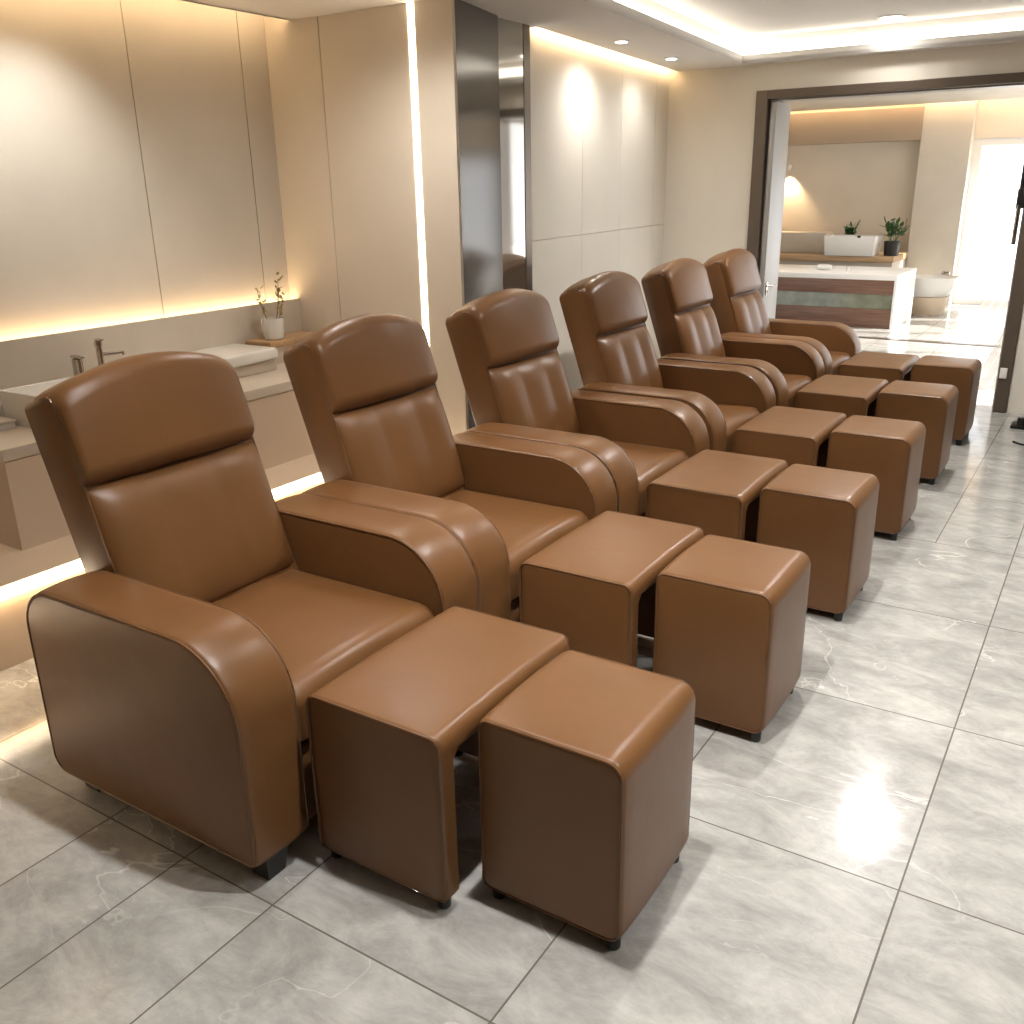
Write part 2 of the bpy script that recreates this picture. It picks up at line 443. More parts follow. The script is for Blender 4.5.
# doorway frame, leaf, handles
bm = bmesh.new()
y0, y1 = YB - .03, YB + .19
box(bm, DX0, -2.315, y0, y1, 0, DZ, r=.004); box(bm, -.605, DX1, y0, y1, 0, DZ, r=.004); box(bm, -2.315, -.605, y0, y1, 2.058, DZ, r=.004)
df = struct('trim_4', bm, M['frame'])
df['label'] = 'taupe metal frame around the wide doorway'
bm = bmesh.new(); box(bm, -2.3145, -2.304, y0 + .06, y1, 0.001, 2.057); box(bm, -2.303, -.62, y0 + .06, y1, 2.048, 2.0575); box(bm, -.62, -.6055, y0 + .10, y1, .001, 2.057)
struct('trim_5', bm, M['silver'])
dl = bpy.data.objects.new('door_1', None); COL.objects.link(dl); dl.location = (-2.276, 7.0, 0); dl['kind'] = 'structure'
bm = bmesh.new(); box(bm, -.02, .02, 0, .33, .01, 2.042, r=.003)
build('door_leaf', bm, M['silver'], dl)
bm = bmesh.new(); box(bm, .02, .028, .03, .075, .70, .80, r=.003); tube(bm, [(.028, .05, .77), (.06, .05, .77), (.062, .14, .77)], .008); tube(bm, [(.028, .05, .73), (.04, .05, .73)], .011)
build('door_handle', bm, M['chrome'], dl)
# long pull bar and sensor on the other jamb
pb = thing('pull_bar', 'long dark pull bar with grey grip on the doorway jamb', 'handle', (-.632, YB - .050, 1.10))
bm = bmesh.new(); tube(bm, [(0, 0, .30), (0, 0, .72)], .014, n=10); box(bm, -.018, .04, -.008, .0215, .66, .70, r=.004); box(bm, -.02, .04, -.01, .0215, .22, .34, r=.004)
build('bar', bm, M['blackmetal'], pb)
bm = bmesh.new(); tube(bm, [(-.002, -.005, 0), (-.002, -.005, .24)], .013, n=10)
build('grip', bm, M['chrome'], pb)
bm = bmesh.new(); box(bm, -.022, .022, -.012, 0, 0, .07, r=.003)
o = build('door_sensor', bm, M['whitemat'], None, (-.575, YB - .0299, .235)); tag(o, 'small white sensor stuck low on the doorway frame', 'sensor')
# black stand and loose lead beside the doorway
st = thing('floor_stand', 'black upright stand with flat foot against the wall beside the doorway', 'stand', (-.385, 6.60, 0))
bm = bmesh.new(); box(bm, -.07, .16, -.07, .07, 0, .022, r=.006); build('foot', bm, M['black'], st)
bm = bmesh.new(); box(bm, -.005, .07, -.025, .025, .022, 1.02, r=.006); build('post', bm, M['black'], st)
bm = bmesh.new(); box(bm, -.035, .0, -.06, -.02, .0225, .07, r=.004); build('clamp', bm, M['black'], st)
bm = bmesh.new(); tube(bm, [(-.40, 6.17, .006), (-.36, 6.13, .006), (-.30, 6.10, .006), (-.2, 6.12, .006), (-.05, 6.2, .006)], .006)
tag(build('power_lead', bm, M['black']), 'short black lead lying on the tiles by the doorway', 'cable')

# downlights
def downlight(x, y, z, label, power, size=95, blend=.8, aim=None, group='recessed downlights', r=.045, col=(1, .96, .91)):
    t = thing('downlight', label, 'downlight', (x, y, z), group=group)
    bm = bmesh.new()
    n = 28; ri, ro = r * .78, r
    pr = [(ri, -.001), (ro, -.001), (ro, -.006), (ri, -.008)]
    rings = [[(a * math.cos(2 * PI * k / n), a * math.sin(2 * PI * k / n), b) for k in range(n)] for a, b in pr]
    loft(bm, rings + [rings[0]], cap=False)
    build('rim', bm, M['whitemat'], t)
    bm = bmesh.new(); lathe(bm, [(ri * .99, -.0005), (ri * .99, -.009), (ri * .9, -.011)], n=28)
    build('lens', bm, M['lens'], t)
    ld = bpy.data.lights.new('downlight_lamp', 'SPOT'); ld.energy = power; ld.spot_size = math.radians(size); ld.spot_blend = blend
    ld.shadow_soft_size = .03; ld.color = col
    lo = bpy.data.objects.new('downlight_lamp', ld); COL.objects.link(lo); lo.parent = t; lo.location = (0, 0, -.03)
    if aim is not None:
        d = Vector(aim) - Vector((x, y, z)); lo.rotation_euler = d.to_track_quat('-Z', 'Y').to_euler()
    return t
WW = 50
downlight(-2.66, 5.35, ZC, 'small downlight in the soffit, second from the doorway wall', WW * .5, 160, 1.0)
downlight(-2.74, 6.25, ZC, 'small downlight in the soffit close to the doorway wall', WW * .22, 160, 1.0)
downlight(-1.475, 6.70, ZU, 'larger round downlight in the raised ceiling before the doorway', 11, 160, 1.0, None, r=.085)
TP = 126
for x, y, k, lab in ((-.83, 1.42, 1, 'downlight in the raised ceiling above the nearest footstool'), (-1.70, 1.45, .35, 'downlight in the raised ceiling above the nearest recliner'),
                  (-.83, 3.00, 1, 'downlight in the raised ceiling between the second and third footstools'),
                  (-.83, 5.45, 1, 'downlight in the raised ceiling above the fifth footstool'),
                  (.55, 1.45, 1, 'downlight in the raised ceiling over the open aisle near the camera'), (.55, 3.9, 1, 'downlight in the raised ceiling over the open aisle by the doorway')):
    downlight(x, y, ZU, lab, TP * k * (1.25 if y > 5 else 1), 150 if y > 5 else 110, .8, r=.06)
downlight(-2.68, 3.10, ZC, 'small downlight in the soffit behind the third recliner', WW * .75, 160, 1.0)
downlight(-3.25, 2.20, ZC, 'small downlight in the soffit washing the stone-look wall', WW * .75, 75, 1.0, (-3.8, 2.38, 1.60))
downlight(-3.25, .9, ZC, 'small downlight in the soffit over the near end of the platform', WW * .5, 75, 1.0, (-3.7, .9, 1.2))

# ------------------------------------------------------------------ recliners
CX, CY = -1.80, 1.555
def arm_profile(d=0): return inset_rrect(-2.178, -1.42, .065, .597, (.05, .02, .185, .12), d, 12)
def make_arm(y0, y1):
    w = y1 - y0; e = .012; st = []
    for k in range(5):
        a = .5 * PI * k / 4; st.append((e * (1 - math.cos(a)), e * (1 - math.sin(a))))
    mid = [(e + (w - 2 * e) * k / 8, 0) for k in range(1, 8)]
    rings = []
    for y, d in st + mid + [(w - y, d) for y, d in reversed(st)]:
        t = 2 * y / w - 1
        rings.append([(a - CX, y0 + y - CY, b) for a, b in arm_profile(d - .007 * max(0, 1 - t * t) ** .8)])
    bm = bmesh.new(); loft(bm, rings); return bm
def arm_piping(y):
    bm = bmesh.new(); tube(bm, [(a - CX, y - CY, b) for a, b in arm_profile(.003)], .0032, True, 6); return bm

TH = math.radians(18.5)
BV = Vector((-math.sin(TH), 0, math.cos(TH))); BN = Vector((math.cos(TH), 0, math.sin(TH))); BO = Vector((-1.962 - CX, 0, .40))
def bp(u, v, w): return BO + Vector((0, u, 0)) + BV * v + BN * w
HU = .280
def vtop(u, hu=HU, c=.018):
    a = min(1, abs(u) / hu); z = .676 + .052 * (1 - a * a)
    q = abs(u) - (hu - c)
    if q > 0: z -= c * .9 * (1 - math.sqrt(max(0, 1 - (q / c) ** 2)))
    return z
def shell_outline(d):
    hu = HU - d; pts = []
    for k in range(2): pts.append((-hu + 2 * hu * k, -.24 + d))
    N = 36
    for k in range(N + 1):
        u = hu * math.cos(PI * k / N)
        pts.append((u, vtop(u, hu) - d))
    return pts
def make_shell():
    rings = []
    e = .014
    prof = [(-.148, e), (-.144, e * .4), (-.134, 0), (-.06, -.001), (-.014, 0), (-.004, e * .3), (0, e)]
    for w, d in prof: rings.append([bp(u, v, w) for u, v in shell_outline(d)])
    bm = bmesh.new(); loft(bm, rings); return bm
def shell_piping(w, sgn):
    u = sgn * (HU - .003)
    pts = [bp(u, k, w) for k in (.0, .1, .2, .3, .4, .5, .6)] + [bp(u, .648, w), bp(u, .663, w - .006), bp(u, .672, w - .020), bp(u, .674, w - .05)]
    bm = bmesh.new(); tube(bm, pts, .0032, False, 6); return bm
def make_headrest():
    """pillow wrapped over the top of the back: a (depth, height) outline carried across the width"""
    v0 = .434; hu = .279; e = .018; rings = []
    st = [(e * (1 - math.cos(.5 * PI * k / 6)), .5 * e * (1 - math.sin(.5 * PI * k / 6))) for k in range(7)]
    mid = [(e + (2 * hu - 2 * e) * k / 24, 0) for k in range(1, 24)]
    for y, d in st + mid + [(2 * hu - yy, dd) for yy, dd in reversed(st)]:
        u = y - hu; t = u / hu; sw = .026 * max(0, 1 - t * t) ** .7
        prof = inset_rrect(-.122, .028 + sw, v0, vtop(u, .283, .035) + .006, (.004, .046, .058, .03), d, 10)
        ring = []
        for w, v in prof:
            k = (v - v0) / .28
            if w > 0: w += .010 * math.sin(PI * max(0, min(1, k))) * (1 - t * t)
            ring.append(bp(u, v, w))
        rings.append(ring)
    bm = bmesh.new(); loft(bm, rings); return bm
def cushion(v0, top, bulge, hu, pleats=0.0, back=-.012, rb=.03, flat=4.0, NU=44, NV=30):
    bm = bmesh.new(); grid = []
    for j in range(NV + 1):
        t = math.sin(.5 * PI * (2 * j / NV - 1)); row = []
        for i in range(NU + 1):
            s = math.sin(.5 * PI * (2 * i / NU - 1))
            f = (1 - abs(s) ** 9) ** .5 * (1 - abs(t) ** flat) ** .5
            u = s * hu; v1 = top(u)
            q = max(0, (-t - .75) / .25); u *= 1 - rb * q * q
            v = v0 + (v1 - v0) * (t + 1) / 2
            w = back + (bulge - back) * f
            if pleats:
                for c in (-.095, .095):
                    w -= pleats * math.exp(-((u - c) / .011) ** 2) * min(1, f * 1.2) * (.35 + .65 * max(0, (t + 1) / 2))
                w += .004 * math.cos(u / .095 * PI) * f
            row.append(bm.verts.new(bp(u, v, w)))
        grid.append(row)
    for j in range(NV):
        for i in range(NU): bm.faces.new((grid[j][i], grid[j][i + 1], grid[j + 1][i + 1], grid[j + 1][i]))
    rim = grid[0][:] + [r[-1] for r in grid[1:]] + grid[-1][-2::-1] + [r[0] for r in grid[-2:0:-1]]
    c = bm.verts.new(bp(0, (v0 + top(0)) / 2, back - .006))
    for i in range(len(rim)): bm.faces.new((rim[i], c, rim[(i + 1) % len(rim)]))
    bmesh.ops.remove_doubles(bm, verts=bm.verts[:], dist=1e-6)
    return bm

def make_seat():
    bm = bmesh.new(); x0, x1, z0, z1 = -1.99, -1.432, .285, .428; y0, y1 = 1.284, 1.826; w = y1 - y0
    rings = []; m = 26; e = .022
    st = [(e * (1 - math.cos(.5 * PI * k / 4)), e * (1 - math.sin(.5 * PI * k / 4))) for k in range(5)]
    mid = [(e + (w - 2 * e) * k / m, 0) for k in range(1, m)]
    for y, d in st + mid + [(w - yy, dd) for yy, dd in reversed(st)]:
        t = 2 * y / w - 1; ring = []
        for a, b in inset_rrect(x0, x1, z0, z1, (.01, .012, .055, .02), d, 10):
            k = (b - z0) / (z1 - z0)
            if k > .5: b += .016 * max(0, 1 - t * t) * max(0, min(1, (a - x0) / .12)) * (k - .5) * 2
            if a > x1 - .04: a += .012 * max(0, 1 - t * t) * k
            ring.append((a - CX, y0 + y - CY, b))
        # extra points along the top so the soft crease can show
        rings.append(ring)
    loft(bm, rings); return bm

def make_recliner():
    t = thing('recliner_chair', 'brown leather recliner at the near end of the row', 'chair', (CX, CY, 0), 0, 'brown leather recliners in the row')
    for y0, y1 in ((1.108, 1.278), (1.832, 2.002)):
        a = build('armrest', make_arm(y0, y1), M['leather'], t)
        for y in (y0 + .002, y1 - .002): build('piping', arm_piping(y), M['piping'], a)
    build('seat_cushion', make_seat(), M['leather'], t)
    bm = bmesh.new(); box(bm, -2.02 - CX, -1.446 - CX, 1.279 - CY, 1.831 - CY, .06, .282, r=.012, seg=3)
    build('seat_base', bm, M['leather'], t)
    b = build('backrest', make_shell(), M['leather'], t)
    for sg in (-1, 1): build('piping', shell_piping(-.003, sg), M['piping'], b)
    build('headrest_cushion', make_headrest(), M['leather'], t)
    build('lumbar_cushion', cushion(.035, lambda u: .432, .036, .2785, .004, -.010, .0), M['leather'], t)
    for x in (-1.458, -2.10):
        for y in (1.175, 1.935):
            bm = bmesh.new()
            rings = [[(x - CX + sx * s, y - CY + sy * s, z) for sx, sy in ((-1, -1), (1, -1), (1, 1), (-1, 1))] for z, s in ((0, .024), (.004, .026), (.0655, .034))]
            loft(bm, rings); build('leg', bm, M['black'], t, smooth=False)
    return t

# ------------------------------------------------------------------ bridge footrest and footstool
BX, BY = -1.2012, 1.5468
def make_bridge():
    t = thing('footrest_bench', 'brown leather bridge-shaped footrest before the nearest recliner', 'footrest', (BX, BY, 0), 0, 'bridge footrests before the recliners')
    hx, hy = .188, .2736
    def ring(x, d, dt):
        """bridge outline across the row: two panels joined by a top"""
        T, zt, zu, zb = .056, .446, .388, .034
        o = []
        for k in range(7):
            a = .5 * PI * k / 6; r = .012
            o.append((hy - d - r + r * math.sin(PI / 2 - a) , zt - dt - r + r * math.sin(a)))
        top = o + [(-y, z) for y, z in reversed(o)]
        crown = []
        for k in range(1, 8):
            f = 2 * k / 8 - 1; crown.append((-(hy - d - .012) * f, zt - dt + .005 * (1 - f * f)))
        pts = [(hy - d, zb + d)] + o + crown + [(-y, z) for y, z in reversed(o)] + [(-hy + d, zb + d), (-hy + T - d, zb + d), (-hy + T - d, zu - .02 + d), (-hy + T - d + .02, zu + d), (hy - T + d - .02, zu + d), (hy - T + d, zu - .02 + d), (hy - T + d, zb + d)]
        return [(x, y, z) for y, z in pts]
    rings = []; R_ = .030
    for k in range(8):
        a = .5 * PI * k / 7; rings.append((-hx + R_ * (1 - math.cos(a)), .012 * max(0, 1 - math.sin(a) * 1.0), R_ * (1 - math.sin(a))))
    rings = rings + [(-hx + R_ + (2 * hx - 2 * R_) * k / 6, 0, 0) for k in range(1, 6)] + [(-x, d, dt) for x, d, dt in reversed(rings)]
    bm = bmesh.new(); loft(bm, [ring(*q) for q in rings])
    top = build('body', bm, M['leather'], t)
    for s in (-1, 1):
        bm = bmesh.new(); y = s * (hy - .002)
        tube(bm, [(a, y, b) for a, b in inset_rrect(-hx, hx, .034, .446, (.012, .012, .030, .030), .004, 8)], .003, True, 6)
        build('piping', bm, M['piping'], top)
        for x in (-hx + .03, hx - .03):
            bm = bmesh.new(); lathe(bm, [(.014, 0), (.016, .003), (.016, .0345)], (x, s * (hy - .028), 0), 14); build('foot', bm, M['black'], t)
    return t
SX, SY = -.8134, 1.5456
def make_stool():
    t = thing('footstool', 'brown leather cube footstool at the near end of the row', 'stool', (SX, SY, 0), 0, 'brown cube footstools along the aisle')
    hx, hy = .1700, .1822
    bm = bmesh.new(); slab_loft(bm, -hx, hx, .034, .464, (.025, .030, .040, .028), -hy, hy, .013, .006, 10, 10)
    b = build('body', bm, M['leather'], t)
    for s in (-1, 1):
        bm = bmesh.new(); y = s * (hy - .002)
        tube(bm, [(a, y, c) for a, c in inset_rrect(-hx, hx, .034, .464, (.025, .030, .040, .028), .004, 8)], .003, True, 6)
        build('piping', bm, M['piping'], b)
        for x in (-hx + .028, hx - .028):
            bm = bmesh.new(); lathe(bm, [(.014, 0), (.016, .003), (.016, .0345)], (x, s * (hy - .028), 0), 14); build('foot', bm, M['black'], t)
    return t

def dup(root, loc, label):
    r = root.copy(); COL.objects.link(r); r.location = loc; r['label'] = label
    for ch in list(root.children):
        c = ch.copy(); COL.objects.link(c); c.parent = r
        for g in list(ch.children):
            d = g.copy(); COL.objects.link(d); d.parent = c
    return r

YS = (0, .8965, 1.8009, 2.7368, 3.672, 4.572)
chair, bridge, stool = make_recliner(), make_bridge(), make_stool()
ORD = ('', 'second', 'third', 'fourth', 'fifth', 'last')
for i in range(1, 6):
    if i < 5:
        lc = f'{ORD[i]} brown leather recliner counting from the near end of the row'
        lb = f'brown leather bridge-shaped footrest before the {ORD[i]} recliner'
        ls = f'{ORD[i]} brown cube footstool counting from the near end of the row'
    else:
        lc = 'brown leather recliner at the far end of the row, by the doorway'
        lb = 'brown leather bridge-shaped footrest before the recliner by the doorway'
        ls = 'brown cube footstool at the far end of the row, by the doorway'
    dup(chair, (CX, CY + YS[i], 0), lc)
    dup(bridge, (BX, BY + YS[i], 0), lb)
    dup(stool, (SX, SY + YS[i], 0), ls)

# ------------------------------------------------------------------ wash counter on the platform
PZ = .30
ct = thing('counter_cabinet', 'long low beige counter cabinet standing on the platform behind the chairs', 'cabinet', (-3.45, 2.6, PZ))
bm = bmesh.new(); box(bm, -.279, .275, -.945, 1.05, 0, .328); build('body', bm, M['cabinet'], ct, smooth=False)
bm = bmesh.new(); box(bm, -.279, .279, -.949, 1.05, .331, .375, r=.003); build('worktop', bm, M['stone'], ct)
# long white basin with lifted lid-like top
bs = thing('wash_basin', 'long white wash basin with thick slab top on the counter beside the wooden shelf', 'basin', (-3.58, 2.875, .675))
bm = bmesh.new(); box(bm, -.148, .135, -.30, .33, 0, .05, r=.006, seg=3); build('bowl', bm, M['stone'], bs)
bm = bmesh.new(); slab_loft(bm, -.150, .152, .054, .110, (.012, .014, .014, .012), -.31, .335, .012, .002, 5, 4); build('slab_top', bm, M['white'], bs)
# block basin
b2 = thing('vessel_sink', 'white rectangular vessel sink at the near end of the counter', 'sink', (-3.44, 2.04, .675))
bm = bmesh.new()
o_ = lambda s, z: [(a, b, z) for a, b in rrect(-.125 * s, .125 * s, -.155 * s, .155 * s, [.018] * 4, 4)]
loft(bm, [o_(.97, 0), o_(.98, .008), o_(1.0, .124), o_(1.0, .128), o_(.93, .128), o_(.90, .121), o_(.80, .055), o_(.1, .05)])
build('bowl', bm, M['white'], b2)
bm = bmesh.new(); lathe(bm, [(.018, .051), (.018, .056), (.005, .057)], n=16); build('drain', bm, M['chrome'], b2)
# flat white trays
for (x, y, z, w, d, h, lab) in ((-3.52, 1.80, .675, .10, .07, .032, 'white flat box lying on the counter end'), (-3.66, 1.84, .675, .08, .08, .065, 'taller white box on the counter against the ledge wall')):
    bx = thing('storage_box', lab, 'box', (x, y, z))
    bm = bmesh.new(); box(bm, -w / 2 - .02, w / 2 + .02, -d, d, 0, h * .68, r=.004); build('tray', bm, M['whitemat'], bx)
    bm = bmesh.new(); box(bm, -w / 2 - .024, w / 2 + .024, -d - .004, d + .004, h * .68, h, r=.004); build('lid', bm, M['white'], bx)
# taps
tp = thing('tap', 'chrome lever tap rising behind the nearest backrest', 'tap', (-3.655, 2.40, .675))
bm = bmesh.new(); lathe(bm, [(.024, 0), (.024, .006), (.014, .010), (.014, .215), (.017, .218), (.017, .236), (.01, .240)], n=18); build('body', bm, M['chrome'], tp)
bm = bmesh.new(); tube(bm, [(0, 0, .18), (.05, .055, .185), (.052, .075, .185), (.052, .078, .175)], .008, n=10); build('spout', bm, M['chrome'], tp)
bm = bmesh.new(); box(bm, -.008, .03, -.012, .01, .24, .249, r=.003); build('lever', bm, M['chrome'], tp)
tp = thing('tap', 'short chrome mixer knob next to the taller lever tap', 'tap', (-3.655, 2.29, .675))
bm = bmesh.new(); lathe(bm, [(.03, 0), (.03, .006), (.021, .012), (.021, .178), (.012, .182)], n=18); build('body', bm, M['chrome'], tp)
bm = bmesh.new(); box(bm, -.03, .045, -.012, .012, .182, .194, r=.004); build('lever', bm, M['chrome'], tp)
# wooden corner shelf, vase with twigs
sh = thing('corner_shelf', 'small wooden shelf in the alcove corner beside the basin', 'shelf', (-3.60, 3.44, .675))
bm = bmesh.new(); box(bm, -.129, .055, -.17, .23, .085, .115, r=.003); build('board', bm, M['wood_light'], sh)
bm = bmesh.new(); box(bm, -.129, .04, -.16, .22, 0, .085); build('plinth', bm, M['stone'], sh, smooth=False)
vs = thing('potted_twigs', 'white cup vase with thin flowering twigs on the wooden shelf', 'plant', (-3.62, 3.37, .79))
bm = bmesh.new(); lathe(bm, [(.040, 0), (.049, .006), (.054, .025), (.056, .108), (.052, .108), (.050, .04), (.044, .018), (.003, .016)], n=30); build('vase', bm, M['white'], vs)
tw = []
def twig(base, tip, bend, r=.0022):
    pts = []
    for k in range(9):
        t = k / 8
        p = Vector(base).lerp(Vector(tip), t) + Vector(bend) * math.sin(PI * t)
        pts.append(p)
    bm = bmesh.new(); tube(bm, pts, [r * (1.15 - .6 * k / 8) for k in range(9)], n=5)
    o = build('twig', bm, M['stem'], vs); tw.append(pts); return o
def leaf(bm, p, d, L, w):
    d = Vector(d).normalized(); s = d.cross(Vector((.2, .1, 1))).normalized(); n = d.cross(s)
    p = Vector(p); rows = []
    for k in range(6):
        t = k / 5; ww = w * math.sin(PI * min(.97, t * .92 + .06)); c = p + d * L * t + n * (-.25 * L * t * t)
        rows.append([bm.verts.new(c - s * ww), bm.verts.new(c + n * ww * .25), bm.verts.new(c + s * ww)])
    for a, b in zip(rows[:-1], rows[1:]):
        bm.faces.new((a[0], a[1], b[1], b[0])); bm.faces.new((a[1], a[2], b[2], b[1]))
def solidleaf(bm, p, d, L, w): leaf(bm, p, d, L, w)
twig((0, 0, .03), (-.03, -.055, .245), (.0, -.01, 0)); twig((0.004, 0, .03), (.03, .035, .30), (.0, .012, 0)); twig((0, .004, .03), (.025, .06, .20), (.01, .0, 0), .0018)
rs = random.Random(7)
for pts in tw:
    bm = bmesh.new()
    for k in range(20):
        q = pts[rs.randint(4, 8)]
        d = (rs.uniform(-1, 1), rs.uniform(-1, 1), rs.uniform(-.2, 1))
        leaf(bm, q + Vector((rs.uniform(-.012, .012), rs.uniform(-.012, .012), rs.uniform(-.012, .02))), d, rs.uniform(.018, .034), rs.uniform(.005, .009))
    o = build('blossom', bm, M['blossom'], vs); o['label'] = 'olive and pale yellow leaves'

# ------------------------------------------------------------------ room beyond the doorway
YF = 13.2
sbox('wall_far_left', M['panel2'], -4.55, -4.45, YB + .16, YF, 0, 2.6)
bm = bmesh.new(); box(bm, -4.55, -1.80, YF, YF + .12, 0, 2.6); box(bm, -1.80, .95, YF, YF + .12, 1.96, 2.6); box(bm, .75, .95, YF, YF + .12, 0, 1.96)
struct('wall_far', bm, M['panel2'])
bm = bmesh.new(); box(bm, .9, 1.0, YB + .16, 7.5, 0, 2.6); box(bm, .9, 1.0, 12.7, YF, 0, 2.6); box(bm, .9, 1.0, 7.5, 12.7, 2.3, 2.6); box(bm, .9, 1.0, 7.5, 12.7, 0, .06)
struct('wall_far_right', bm, M['cream'])
sbox('ceiling_far', M['paint'], -4.55, 1.0, YB + .16, YF + .1, 2.52, 2.6)
sbox('ceiling_far_panel', M['panel'], -4.45, .9, YB + .3, 12.80, 2.36, 2.40)
sbox('wall_bulkhead', M['bulk'], -4.449, -2.366, 12.95, YF - .001, 1.965, 2.34)
sbox('wall_pier', M['panel'], -2.365, -1.802, 12.98, YF - .002, 0, 2.519)
bm = bmesh.new(); box(bm, -4.40, -1.0, 12.72, 12.76, 2.402, 2.42)
led('light_strip', 'warm cove strip above the far room ceiling panel', M['led_far'], bm)
# tall window at the far end
w1 = bpy.data.objects.new('window_1', None); COL.objects.link(w1); w1.location = (0, 13.2, 0); w1['kind'] = 'structure'
bm = bmesh.new()
for x0, x1 in ((-1.80, -1.70), (-.55, -.49), (.68, .748)): box(bm, x0, x1, .02, .09, 0.001, 1.959)
box(bm, -1.70, .68, .02, .09, 0.001, .07); box(bm, -1.70, .68, .02, .09, 1.88, 1.959)
build('window_frame', bm, M['whitemat'], w1, smooth=False)
for x0, x1 in ((-1.70, -.55), (-.49, .68)):
    for z0, z1 in ((.07, 1.88),):
        bm = bmesh.new(); box(bm, x0, x1, .05, .056, z0, z1); build('pane', bm, M['glass'], w1, smooth=False)
w2 = bpy.data.objects.new('window_2', None); COL.objects.link(w2); w2.location = (.9, 7.5, 0); w2['kind'] = 'structure'
bm = bmesh.new()
for k in range(5): box(bm, .02, .08, k * 1.285, k * 1.285 + .06, .06, 2.3)
box(bm, .02, .08, 0, 5.2, .06, .12); box(bm, .02, .08, 0, 5.2, 2.24, 2.3)
build('window_frame', bm, M['whitemat'], w2, smooth=False)
for k in range(4):
    bm = bmesh.new(); box(bm, .045, .051, k * 1.285 + .06, (k + 1) * 1.285, .12, 2.24); build('pane', bm, M['glass'], w2, smooth=False)
sbox('terrace_ground', M['whitemat'], -6, 9, 13.5, 24, -.1, -.02)
sbox('threshold_strip', M['bronze'], -4.44, .88, 9.86, 9.95, .0005, .006)

# island with walnut front
il = thing('island_counter', 'low island with walnut and green glass front, white top and end panel', 'counter', (-3.0, 10.62, 0))
bm = bmesh.new(); box(bm, -.9, .97, 0, 1.0, 0, .20, r=.003); build('plinth_panel', bm, M['wood_dark'], il)
bm = bmesh.new(); box(bm, -.9, .97, .02, 1.0, .20, .355); build('glass_band', bm, M['greenglass'], il, smooth=False)
bm = bmesh.new(); box(bm, -.9, .97, 0, 1.0, .355, .505, r=.003); build('drawer_front', bm, M['wood_dark'], il)
bm = bmesh.new(); box(bm, -.9, 1.0, -.01, 1.02, .505, .56, r=.004); build('top', bm, M['whitemat'], il)
bm = bmesh.new(); box(bm, .971, 1.0, -.01, 1.02, 0, .505, r=.003); build('end_panel', bm, M['whitemat'], il)
for (x, z, r, lab) in ((-2.87, .56, .032, 'cream towel roll lying on the island top'), (-2.60, .56, .02, 'tiny white cup on the island top')):
    t = bmesh.new()
    if r > .03:
        rings = [[(k * .03 - .075, math.cos(2 * PI * j / 16) * r * s, r + math.sin(2 * PI * j / 16) * r * s) for j in range(16)] for k, s in ((0, .8), (1, 1), (2, 1), (3, 1), (4, 1), (5, .8))]
        loft(t, rings); tag(build('towel_roll', t, M['whitemat'], None, (x, 11.0, z)), lab, 'towel')
    else:
        lathe(t, [(.016, 0), (.02, .05), (.017, .05), (.013, .006), (.002, .005)], n=16); tag(build('cup', t, M['white'], None, (x, 10.95, z)), lab, 'cup')
# shelf counter behind the island
sc = thing('console_counter', 'oak-topped console counter behind the walnut island', 'counter', (-3.35, 12.45, 0))
bm = bmesh.new(); box(bm, -1.0, .98, -.32, .49, 0, .575); build('body', bm, M['stone'], sc, smooth=False)
bm = bmesh.new(); box(bm, -1.0, 1.0, -.36, .49, .575, .645, r=.004); build('oak_top', bm, M['wood_light'], sc)
bm = bmesh.new(); box(bm, -.9, -.9 + .98, .0, .36, 0, .245, r=.006)
tag(build('splash_panel', bm, M['panel'], None, (-3.35 + .0, 12.5, .645)), 'low greige back panel standing on the oak-topped console', 'panel')
bsn = thing('vessel_basin', 'white rectangular vessel basin on the oak-topped console', 'basin', (-2.875, 12.22, .645))
bm = bmesh.new()
q_ = lambda s, z: [(a, b, z) for a, b in rrect(-.315 * s, .315 * s, -.17 * s, .17 * s, [.02] * 4, 4)]
loft(bm, [q_(.90, 0), q_(.93, .01), q_(1.0, .225), q_(1.0, .232), q_(.95, .232), q_(.93, .22), q_(.8, .06), q_(.05, .05)])
build('bowl', bm, M['white'], bsn)
bm = bmesh.new(); box(bm, .09, .13, -.177, -.155, .215, .24, r=.003); build('overflow_clip', bm, M['blackmetal'], bsn)
def plant(name, label, loc, pot_r, pot_h, n, L, potmat, spread=1.0, seed=1):
    t = thing(name, label, 'plant', loc)
    bm = bmesh.new(); lathe(bm, [(pot_r * .8, 0), (pot_r * .86, .005), (pot_r, pot_h), (pot_r * .92, pot_h), (pot_r * .9, pot_h * .85), (.003, pot_h * .84)], n=24); build('pot', bm, potmat, t)
    bm = bmesh.new(); lathe(bm, [(pot_r * .88, pot_h * .845), (pot_r * .88, pot_h * .87), (.003, pot_h * .9)], n=20); build('soil', bm, M['soil'], t)
    rr = random.Random(seed); bs_ = bmesh.new(); bl = bmesh.new()
    for k in range(n):
        a = rr.uniform(0, 2 * PI); s = rr.uniform(.15, 1) * spread; h = L * rr.uniform(.45, 1)
        tip = Vector((math.cos(a) * s * L * .5, math.sin(a) * s * L * .5, pot_h * .86 + h)); b0 = Vector((math.cos(a) * pot_r * .3, math.sin(a) * pot_r * .3, pot_h * .86))
        tube(bs_, [b0, b0.lerp(tip, .5) + Vector((0, 0, .02)), tip], .003, n=5)
        for q in range(5):
            c = b0.lerp(tip, rr.uniform(.45, 1))
            leaf(bl, c, (rr.uniform(-1, 1), rr.uniform(-1, 1), rr.uniform(-.2, 1)), L * rr.uniform(.25, .42), L * rr.uniform(.06, .1))
    build('stem', bs_, M['leaf'], t); build('foliage', bl, M['leaf'], t)
    return t
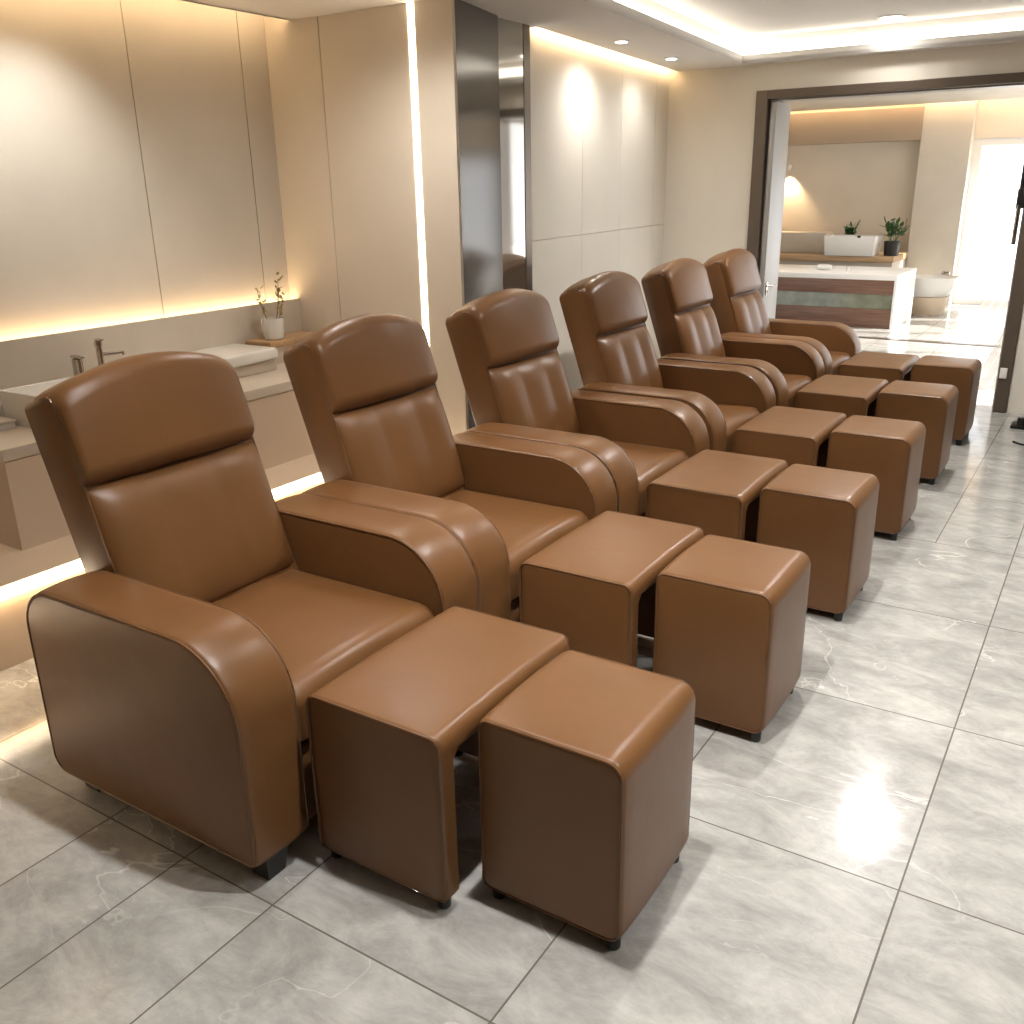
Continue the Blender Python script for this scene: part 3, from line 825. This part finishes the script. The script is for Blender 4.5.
plant('potted_plant', 'small bushy green plant behind the white vessel basin on the console', (-3.0, 12.62, .645), .07, .16, 12, .22, M['blackmetal'], 1.0, 3)
plant('potted_plant', 'leafy green plant in a dark glass pot at the console end', (-2.42, 12.26, .645), .095, .17, 12, .27, M['blackmetal'], 1.0, 5)
# freestanding bathtub
tb = thing('bathtub', 'white freestanding bathtub on beige base in front of the pier', 'bathtub', (-1.975, 12.1, 0))
bm = bmesh.new()
e_ = lambda a, b, z: [(a * math.copysign(abs(math.cos(t)) ** .7, math.cos(t)), b * math.copysign(abs(math.sin(t)) ** .7, math.sin(t)), z) for t in [2 * PI * k / 40 for k in range(40)]]
loft(bm, [e_(0.209, .16, .19), e_(0.270, .21, .215), e_(0.322, .25, .30), e_(0.357, .28, .415), e_(0.361, .285, .43), e_(0.348, .27, .43), e_(0.322, .245, .40), e_(0.261, .20, .25), e_(0.044, .03, .225)])
build('tub', bm, M['white'], tb)
bm = bmesh.new(); loft(bm, [e_(.235, .19, 0), e_(.245, .20, .02), e_(.275, .22, .205)]); build('base', bm, M['cabinet'], tb)
bm = bmesh.new(); box(bm, .13, .22, .255, .285, .43, .47, r=.006); tube(bm, [(.17, .27, .46), (.17, .18, .475)], .012); build('filler', bm, M['chrome'], tb)

# wall spotlight in the far niche, with lamp
wl = thing('wall_spotlight', 'tiny wall spotlight glowing on the far niche wall', 'light', (-4.0, 13.12, 1.66))
bm = bmesh.new(); lathe(bm, [(.025, 0), (.028, .01), (.028, .06), (.02, .065)], n=18); build('shade', bm, M['whitemat'], wl)
bm = bmesh.new(); tube(bm, [(0, .03, .04), (0, .079, .04)], .008); build('bracket', bm, M['whitemat'], wl)
ld = bpy.data.lights.new('spotlight_lamp', 'SPOT'); ld.energy = 55; ld.spot_size = math.radians(95); ld.spot_blend = .7; ld.color = WARM; ld.shadow_soft_size = .02
lo = bpy.data.objects.new('spotlight_lamp', ld); COL.objects.link(lo); lo.parent = wl; lo.location = (0, .0, -.01)
downlight(-2.6, 10.6, 2.36, 'downlight in the far room ceiling above the walnut island', 60, 110, .8, group='recessed downlights beyond the doorway')
downlight(-1.2, 9.0, 2.36, 'downlight in the far room ceiling just past the doorway', 60, 110, .8, group='recessed downlights beyond the doorway')

# sheer curtains
def curtain(name, label, p0, p1, z0, z1, flare, n=60, waves=7, amp=.018):
    bm = bmesh.new(); p0 = Vector((*p0, 0)); p1 = Vector((*p1, 0)); d = p1 - p0; nn = Vector((-d.y, d.x, 0)).normalized(); rows = []
    for j in range(13):
        t = j / 12; z = z1 + (z0 - z1) * t; row = []
        for i in range(n + 1):
            s = i / n
            p = p0 + d * (s * (1 + flare * t ** 6)) + nn * amp * math.sin(2 * PI * waves * s) * (.6 + .4 * t)
            row.append(bm.verts.new((p.x, p.y, z)))
        rows.append(row)
    for a, b in zip(rows[:-1], rows[1:]):
        for i in range(n): bm.faces.new((a[i], a[i + 1], b[i + 1], b[i]))
    ret = bmesh.ops.solidify(bm, geom=bm.faces[:], thickness=.0015)
    return tag(build(name, bm, M['curtain']), label, 'curtain')
curtain('sheer_curtain', 'pale sheer curtain hanging just past the doorway jamb', (-.34, 7.90), (-.60, 7.76), .01, 2.34, 1.1)
curtain('sheer_curtain', 'pale sheer curtain pulled aside by the tall far window', (-.60, 11.9), (-.93, 11.5), .01, 2.34, 1.7)

# ------------------------------------------------------------------ daylight
sun = bpy.data.lights.new('sun', 'SUN'); sun.energy = 16; sun.angle = math.radians(2); sun.color = (1, .95, .87)
so = bpy.data.objects.new('sun', sun); COL.objects.link(so); so.location = (6, 12, 6)
so.rotation_euler = Vector((-.85, -.30, -.55)).to_track_quat('-Z', 'Y').to_euler()
w = bpy.data.worlds.new('world'); scene.world = w; w.use_nodes = True
bg = w.node_tree.nodes['Background']; bg.inputs[0].default_value = (.95, .97, 1, 1); bg.inputs[1].default_value = 3.0

scene.view_settings.view_transform = 'Standard'; scene.view_settings.look = 'None'
scene.view_settings.gamma = 1; scene.view_settings.use_curve_mapping = False
scene.view_settings.exposure = 0.1
